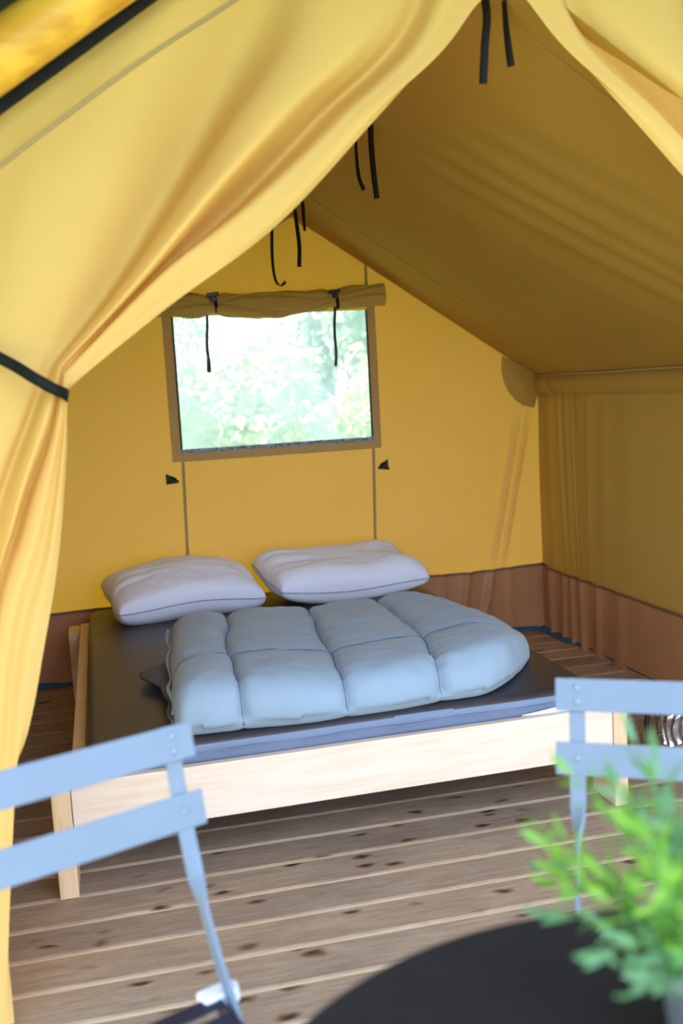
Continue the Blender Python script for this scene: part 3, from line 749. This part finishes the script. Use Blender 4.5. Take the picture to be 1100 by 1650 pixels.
# piping on the open end and the darker lower layer peeping out on the left
for zz, yy0, yy1, r in ((.470, 2.76, 3.70, .006), (.452, 2.78, 3.62, .005), (.430, 2.80, 3.55, .005)):
    pts = [(.150+.05*sstep(2.7, 3.8, yy0+(yy1-yy0)*t/40)-.010-.006*math.sin(t*.45+zz*90), yy0+(yy1-yy0)*t/40, zz+.008*math.sin(t*.33+zz*40)) for t in range(41)]
    MB().tube(pts, r, 8).build('edge_piping', M['duvet'], dv, True)
def under(u, v):
    y = 2.78+u*.62; w = .018+.075*gauss(u-.86, .16)+.012*math.sin(u*11)
    x = .215-v*(w+.055)
    return (x, y, ZM+.006+.030*(1-v)+.022*v*gauss(u-.8, .2)*math.sin(v*2.4))
ud = grid('lower_layer', under, 40, 10, M['duvet_dark'], dv); ud['label'] = 'dark underside of the lower layer'
sm = ud.modifiers.new('solid', 'SOLIDIFY'); sm.thickness = .012; sm.offset = 1
def under2(u, v):
    y = 2.75+u*.40; x = .21-v*(.075+.008*math.sin(u*9)); return (x, y, ZM+.035+.006*math.sin(u*7)-.012*v)
ud = grid('lower_layer', under2, 30, 8, M['duvet_dark'], dv)
sm = ud.modifiers.new('solid', 'SOLIDIFY'); sm.thickness = .014; sm.offset = 1

# ---- pillows
def pillow(label, loc, rot, a, b, T, seed):
    o = empty('pillow', loc); o.rotation_euler = rot; tag(o, label, 'pillow', 'white pillows at the head of the bed')
    n = 56
    def pt(x, y, sgn):
        cn = 1-.065*(x*y)**4; ex = a*x*cn*(1-.05*(1-y*y)*abs(x)**3); ey = b*y*cn*(1-.05*(1-x*x)*abs(y)**3)
        prof = ((1-abs(x)**3.3)*(1-abs(y)**3.3)); prof = max(0, prof)**.38
        z = sgn*T*prof*(1 if sgn > 0 else .90)
        if sgn > 0:
            z += prof*(.014*noise.noise((x*2.2+seed, y*2.2, 1))+.006*noise.noise((x*6+seed, y*5, 4)))
            # creases running in from the left end
            z -= .010*prof*sum(gauss(y-c-.30*(x+1)*s, .06)*sstep(-.15, -.75, x) for c, s in ((-.35, .6), (.05, -.2), (.4, -.7), (-.1, .3)))
            z -= .006*prof*sum(gauss(y-c, .07)*sstep(.45, .95, x) for c in (-.45, .2))
        ez = .012*math.sin(x*3+seed)+.008*math.sin(y*5+seed)
        return Vector((ex, ey, z+ez))
    V = []; Fc = []
    for sg in (1, -1):
        st = len(V)
        for j in range(n+1):
            for i in range(n+1):
                x = math.sin((i/n-.5)*math.pi)*.5+(2*i/n-1)*.5; y = math.sin((j/n-.5)*math.pi)*.5+(2*j/n-1)*.5
                V.append(pt(x, y, sg))
        for j in range(n):
            for i in range(n):
                q = st+j*(n+1)+i; f = (q, q+1, q+n+2, q+n+1); Fc.append(f if sg > 0 else f[::-1])
    m = mesh_obj('cover', V, Fc, M['pillow'], o)
    w = m.modifiers.new('weld', 'WELD'); w.merge_threshold = .0004
    rim = [pt(-1+2*i/40, -1, 1) for i in range(40)]+[pt(1, -1+2*i/40, 1) for i in range(40)]+[pt(1-2*i/40, 1, 1) for i in range(40)]+[pt(-1, 1-2*i/40, 1) for i in range(41)]
    MB().tube(rim, .0032, 6).build('piping', M['piping'], o, True)
    return o
pillow('white pillow at the left of the bed head', (.310, 4.430, .488), (math.radians(8), math.radians(1), math.radians(8)), .345, .250, .106, 1.3)
pillow('white pillow at the right of the bed head, touching the duvet', (1.048, 4.450, .482), (math.radians(8), math.radians(2), math.radians(8)), .385, .248, .106, 5.1)

# ================================================================== FOLDING CHAIRS
def chair(name, loc, rz, label):
    o = empty(name, loc, rz); tag(o, label, 'chair', 'folding chairs at the black table')
    # local: +y is the front of the seat, back top at y = -.235
    HW = .165
    prof = [(.845, -.232), (.80, -.222), (.76, -.213), (.70, -.196), (.65, -.180), (.60, -.160), (.55, -.135), (.50, -.105), (.45, -.070), (.40, -.035), (.30, .035), (.20, .100), (.10, .165), (.012, .215)]
    def twist(z): return math.pi/2*sstep(.665, .575, z)
    for sx in (-1, 1):
        pts = [Vector((sx*HW, y, z)) for z, y in prof]
        P = spline(pts, 96); tw = [twist(p.z) for p in P]
        bev(MB().bar(P, .026, .007, Vector((1, 0, 0)), tw).build('back_leg', M['steel'], o), .0015)
        rear = [Vector((sx*(HW-.022), .150-.02*0, .435)), Vector((sx*(HW-.022), .02, .27)), Vector((sx*(HW-.022), -.12, .10)), Vector((sx*(HW-.022), -.195, .008))]
        bev(MB().bar(spline(rear, 16), .024, .007, Vector((0, 1, 0))).build('rear_leg', M['steel'], o), .0015)
        bev(MB().bar([(sx*(HW-.012), -.105, .452), (sx*(HW-.012), .190, .440)], .025, .006, Vector((0, 0, 1))).build('seat_rail', M['navy'], o), .0015)
        c = MB().bar([(sx*(HW-.035), -.112, .456), (sx*(HW+.010), -.112, .456), (sx*(HW+.026), -.105, .458)], [.034, .034, .022], .026, Vector((0, 1, 0))).build('seat_cap', M['white_cap'], o)
        bev(c, .006, 3); c['label'] = 'white plastic cap'
    for zt, yt in ((.845, -.238), (.743, -.214)):
        # slat slightly curved, concave to the sitter
        w = .400
        pts = [(-w/2+w*t/14, yt+.0185, zt-.025) for t in range(15)]
        s = bev(MB().bar(pts, .054, .0025, Vector((0, .22, -.97))).build('back_slat', M['steel'], o), .001)
        for sx in (-1, 1):
            for dz in ((.0, -.022) if zt > .8 else (-.010,)):
                q = Vector((sx*HW, yt+.0195-(dz+.011)*.22, zt-.014+dz))
                MB().lathe([(.0062, 0), (.0058, .002), (.004, .0035), (.0012, .0042)], (0, 0, 0), 12).build('rivet', M['rivet'], s, True)
                r = bpy.context.scene.objects[-1] if False else None
                rv = s.children[-1]; rv.location = q; rv.rotation_euler = (math.radians(-90), 0, 0)
    for i in range(7):
        y = -.095+i*.046
        bev(MB().box(-HW+.016, HW-.016, y-.015, y+.015, .458-.0408*(y+.105)+.001, .463-.0408*(y+.105)+.001).build('seat_slat', M['navy'], o), .001)
    for y, z in ((.205, .03), (-.18, .03)):
        MB().tube([(-HW, y, z), (HW, y, z)], .005, 8).build('stretcher', M['steel'], o, True)
    return o
# left: slat end near (.10, 1.59), running towards (-.18, 1.48)
dl = Vector((-.284, -.109, 0)).normalized()
def place_chair(end, d, side, label):
    """end = outer slat end seen in the photo; d = direction along the slat into the chair"""
    d = d.normalized(); c = end+d*.200
    front = Vector((d.y, -d.x, 0)) if Vector((d.y, -d.x, 0)).y < 0 else Vector((-d.y, d.x, 0))
    rz = math.atan2(-front.x, front.y)
    back = Matrix.Rotation(rz, 3, 'Z') @ Vector((0, -.238, 0))
    loc = Vector((c.x-back.x, c.y-back.y, 0))
    return chair('folding_chair', loc, rz, label)
CH = .845
eL = atz(300, 1160, CH); eL2 = atz(0, 1238, CH)
eR = atz(895, 1090, CH); eR2 = atz(1100, 1096, CH)
place_chair(eL, eL2-eL, 0, 'blue-grey folding metal chair at the left, its slats slanting out of frame')
place_chair(eR, eR2-eR, 1, 'blue-grey folding metal chair at the right behind the green plant')

# ================================================================== TABLE AND PLANT
TC, TR, TZ = Vector((.43, .575, 0)), .435, .72
tb_ = empty('round_table', TC); tag(tb_, 'round black table in the foreground', 'table')
MB().lathe([(TR-.012, TZ-.022), (TR-.002, TZ-.018), (TR, TZ-.010), (TR-.002, TZ-.002), (TR-.006, TZ), (.02, TZ)], (0, 0, 0), 96).build('tabletop', M['table'], tb_, True).data.polygons.foreach_set('use_smooth', [False]*(96*5+2))
MB().tube([(0, 0, .03), (0, 0, TZ-.02)], .028, 20).build('column', M['table'], tb_, True)
for k in range(4):
    q = k*math.pi/2+.5
    MB().bar([(.03*math.cos(q), .03*math.sin(q), .09), (.18*math.cos(q), .18*math.sin(q), .035), (.29*math.cos(q), .29*math.sin(q), .010)], .045, .018, Vector((-math.sin(q), math.cos(q), 0))).build('foot', M['table'], tb_)

PC = Vector((.515, .745, TZ))
plant = empty('potted_plant', PC); tag(plant, 'bushy green plant with narrow leaves on the black table', 'plant')
MB().lathe([(.040, .0), (.044, .005), (.052, .070), (.056, .076), (.056, .082), (.050, .082), (.049, .070)], (0, 0, 0), 28).build('pot', M['pot'], plant, True)
MB().lathe([(.048, .066), (.049, .070), (.030, .073), (.008, .074)], (0, 0, 0), 20).build('soil', M['soil'], plant, True)
def leaf(V, Fc, base, d, nrm, L, W):
    n0 = len(V); s = d.cross(nrm).normalized()
    for t, w, up in ((0, .12, 0), (.3, .85, .05), (.6, 1, .07), (.85, .55, .03), (1, .02, -.03)):
        c = base+d*L*t+nrm*L*up
        V += [c-s*W*w/2+nrm*W*.12*w, c, c+s*W*w/2+nrm*W*.12*w]
    for i in range(4):
        a = n0+3*i; Fc += [(a, a+1, a+4, a+3), (a+1, a+2, a+5, a+4)]
rp_ = random.Random(21)
def sprig(i, n):
    az = i*2.39996+rp_.uniform(-.3, .3); f = (i+.5)/n
    lean = .10+1.30*f**.85+rp_.uniform(-.12, .12)
    H = rp_.uniform(.15, .235)*(1-.22*f)
    base = Vector((.030*math.sqrt(f)*math.cos(az), .030*math.sqrt(f)*math.sin(az), .068))
    d0 = Vector((math.sin(lean*.55)*math.cos(az), math.sin(lean*.55)*math.sin(az), math.cos(lean*.55)))
    pts = [base]; d = d0.copy()
    for k in range(10):
        d = (d+Vector((math.cos(az)*.05*lean, math.sin(az)*.05*lean, -.075*lean*(k/9)))).normalized(); pts.append(pts[-1]+d*H/10)
    mb = MB().tube(pts, [.0016-.0009*k/10 for k in range(11)], 5)
    V, Fc = mb.v, mb.f; nf = len(Fc)
    nl = 13
    for k in range(nl):
        t = .22+.78*k/(nl-1); j = min(9, int(t*10)); p = pts[j].lerp(pts[j+1], clamp(t*10-j)); tn = (pts[j+1]-pts[j]).normalized()
        qa = k*2.4+rp_.uniform(-.4, .4); o1 = tn.orthogonal().normalized(); o2 = tn.cross(o1)
        out = o1*math.cos(qa)+o2*math.sin(qa); spread = .75 if k < nl-1 else .15
        dr = (tn*(1-spread*.45)+out*spread).normalized()
        leaf(V, Fc, p, dr, (tn-dr*tn.dot(dr)).normalized(), rp_.uniform(.026, .042), rp_.uniform(.0065, .010))
    o = mesh_obj('sprig', V, Fc, None, plant, True, [M['stem'], M['leaf_plant'] if i % 5 in (0, 2, 3) else M['leaf_plant2']], [0]*nf+[1]*(len(Fc)-nf))
NSP = 58
for i in range(NSP): sprig(i, NSP)

# ================================================================== BIN WITH FOIL LINING, at the right edge
BC = Vector((1.915, 2.90, .001))
bn = empty('waste_bin', BC); tag(bn, 'small woven bin with crumpled silver foil at the right edge', 'bin')
MB().lathe([(.085, 0), (.090, .004), (.105, .10), (.115, .17), (.117, .175), (.112, .175), (.108, .165)], (0, 0, 0), 36).build('body', M['wicker'], bn, True)
for k in range(7):
    z = .015+k*.024; MB().tube([((.091+.003+.026*z/.175)*math.cos(q*.2617994), (.091+.003+.026*z/.175)*math.sin(q*.2617994), z+.002*(-1)**q) for q in range(25)], .006, 6, False).build('weave', M['wicker'], bn, True)
def foil(u, v):
    q = u*2*math.pi; r = .121+.006*math.sin(v*2.6)-.060*max(0, v-.72)/.28
    r += .007*math.sin(q*26+3*math.sin(v*4))*(1-.3*v)+.014*noise.noise((math.cos(q)*3, math.sin(q)*3, v*5))*v
    return (r*math.cos(q), r*math.sin(q), .085+v*.150+.010*math.sin(q*5)*v+.012*math.sin(q*7)*(1-v)+.012*noise.noise((math.cos(q)*6, math.sin(q)*6, v*3))*v)
fo = grid('foil_lining', foil, 220, 16, M['foil'], bn); fo['label'] = 'crumpled silver foil lining'
V = [(0, 0, .19)]; 
tp = grid('foil_top', lambda u, v: ((1-v)*.066*math.cos(u*6.28319), (1-v)*.066*math.sin(u*6.28319), .228+.030*noise.noise((math.cos(u*6.28319)*(1-v)*5, math.sin(u*6.28319)*(1-v)*5, 2))*(1-.2*v)), 60, 14, M['foil'], bn)
MB().tube([(-.060+.095*math.cos(q*math.pi/12), .050, .130+.125*math.sin(q*math.pi/12)) for q in range(25)], .009, 10).build('handle', M['plastic_black'], bn, True)

# ================================================================== TREES BEYOND THE WINDOW
def tree(label, x, y, h, rx, mat, seed, nleaf, size):
    rr = random.Random(seed); o = empty('leafy_tree', (x, y, -.30)); tag(o, label, 'tree', 'trees behind the tent')
    tr = [Vector((.10*math.sin(k*.9+seed), .08*math.cos(k*1.1+seed), h*.75*k/8)) for k in range(9)]
    MB().tube(tr, [.09-.008*k for k in range(9)], 10).build('trunk', M['bark'], o, True)
    cl = []
    for k in range(34):
        zf = rr.uniform(.06, 1); wr_ = rx*(math.sin(math.pi*(.18+.72*zf)))**.7
        a = rr.uniform(0, 6.283); q = math.sqrt(rr.uniform(.15, 1))*wr_
        cl.append((Vector((q*math.cos(a), q*math.sin(a)*.8, h*zf)), rr.uniform(.28, .55)))
    for c, r in cl[:9]:
        MB().tube([tr[min(8, int(c.z/h*6))], tr[min(8, int(c.z/h*6))].lerp(c, .6)+Vector((0, 0, .08)), c], [.03, .018, .008], 6).build('branch', M['bark'], o, True)
    V = []; Fc = []
    for k in range(nleaf):
        c, r = cl[rr.randrange(len(cl))]
        d = Vector((rr.gauss(0, 1), rr.gauss(0, 1), rr.gauss(0, 1))).normalized()
        p = c+d*r*rr.uniform(.55, 1)
        if p.z < .05: continue
        n = (d+Vector((rr.gauss(0, .6), rr.gauss(0, .6), rr.gauss(.5, .6)))).normalized(); t = n.orthogonal().normalized(); q = rr.uniform(0, 6.283)
        t = t*math.cos(q)+n.cross(t)*math.sin(q); s = n.cross(t); L = size*rr.uniform(.6, 1.3); n0 = len(V)
        V += [p-t*L*.5, p+s*L*.30+n*L*.05, p+t*L*.55-n*L*.06, p-s*L*.30+n*L*.05]
        Fc.append((n0, n0+1, n0+2, n0+3))
    f = mesh_obj('foliage', V, Fc, mat, o, False); f['kind'] = 'stuff'
tree('sunlit yellow-green shrub low behind the left of the window', .62, 7.4, 2.0, 1.0, M['leaf_a'], 3, 9000, .10)
tree('sunlit yellow-green shrub low behind the right of the window', 2.70, 7.6, 1.9, 1.0, M['leaf_a'], 8, 9000, .10)
tree('taller cool green tree behind the right of the window', 2.6, 9.9, 4.4, 1.5, M['leaf_b'], 5, 14000, .13)
tree('taller bright tree behind the left of the window', .2, 11.6, 4.8, 1.5, M['leaf_a'], 11, 14000, .13)
tree('cool green tree standing far left behind the tent', -2.2, 8.6, 4.0, 1.6, M['leaf_b'], 14, 10000, .13)
tree('bushy tree standing far right behind the tent', 6.5, 9.2, 3.8, 1.6, M['leaf_a'], 17, 10000, .13)
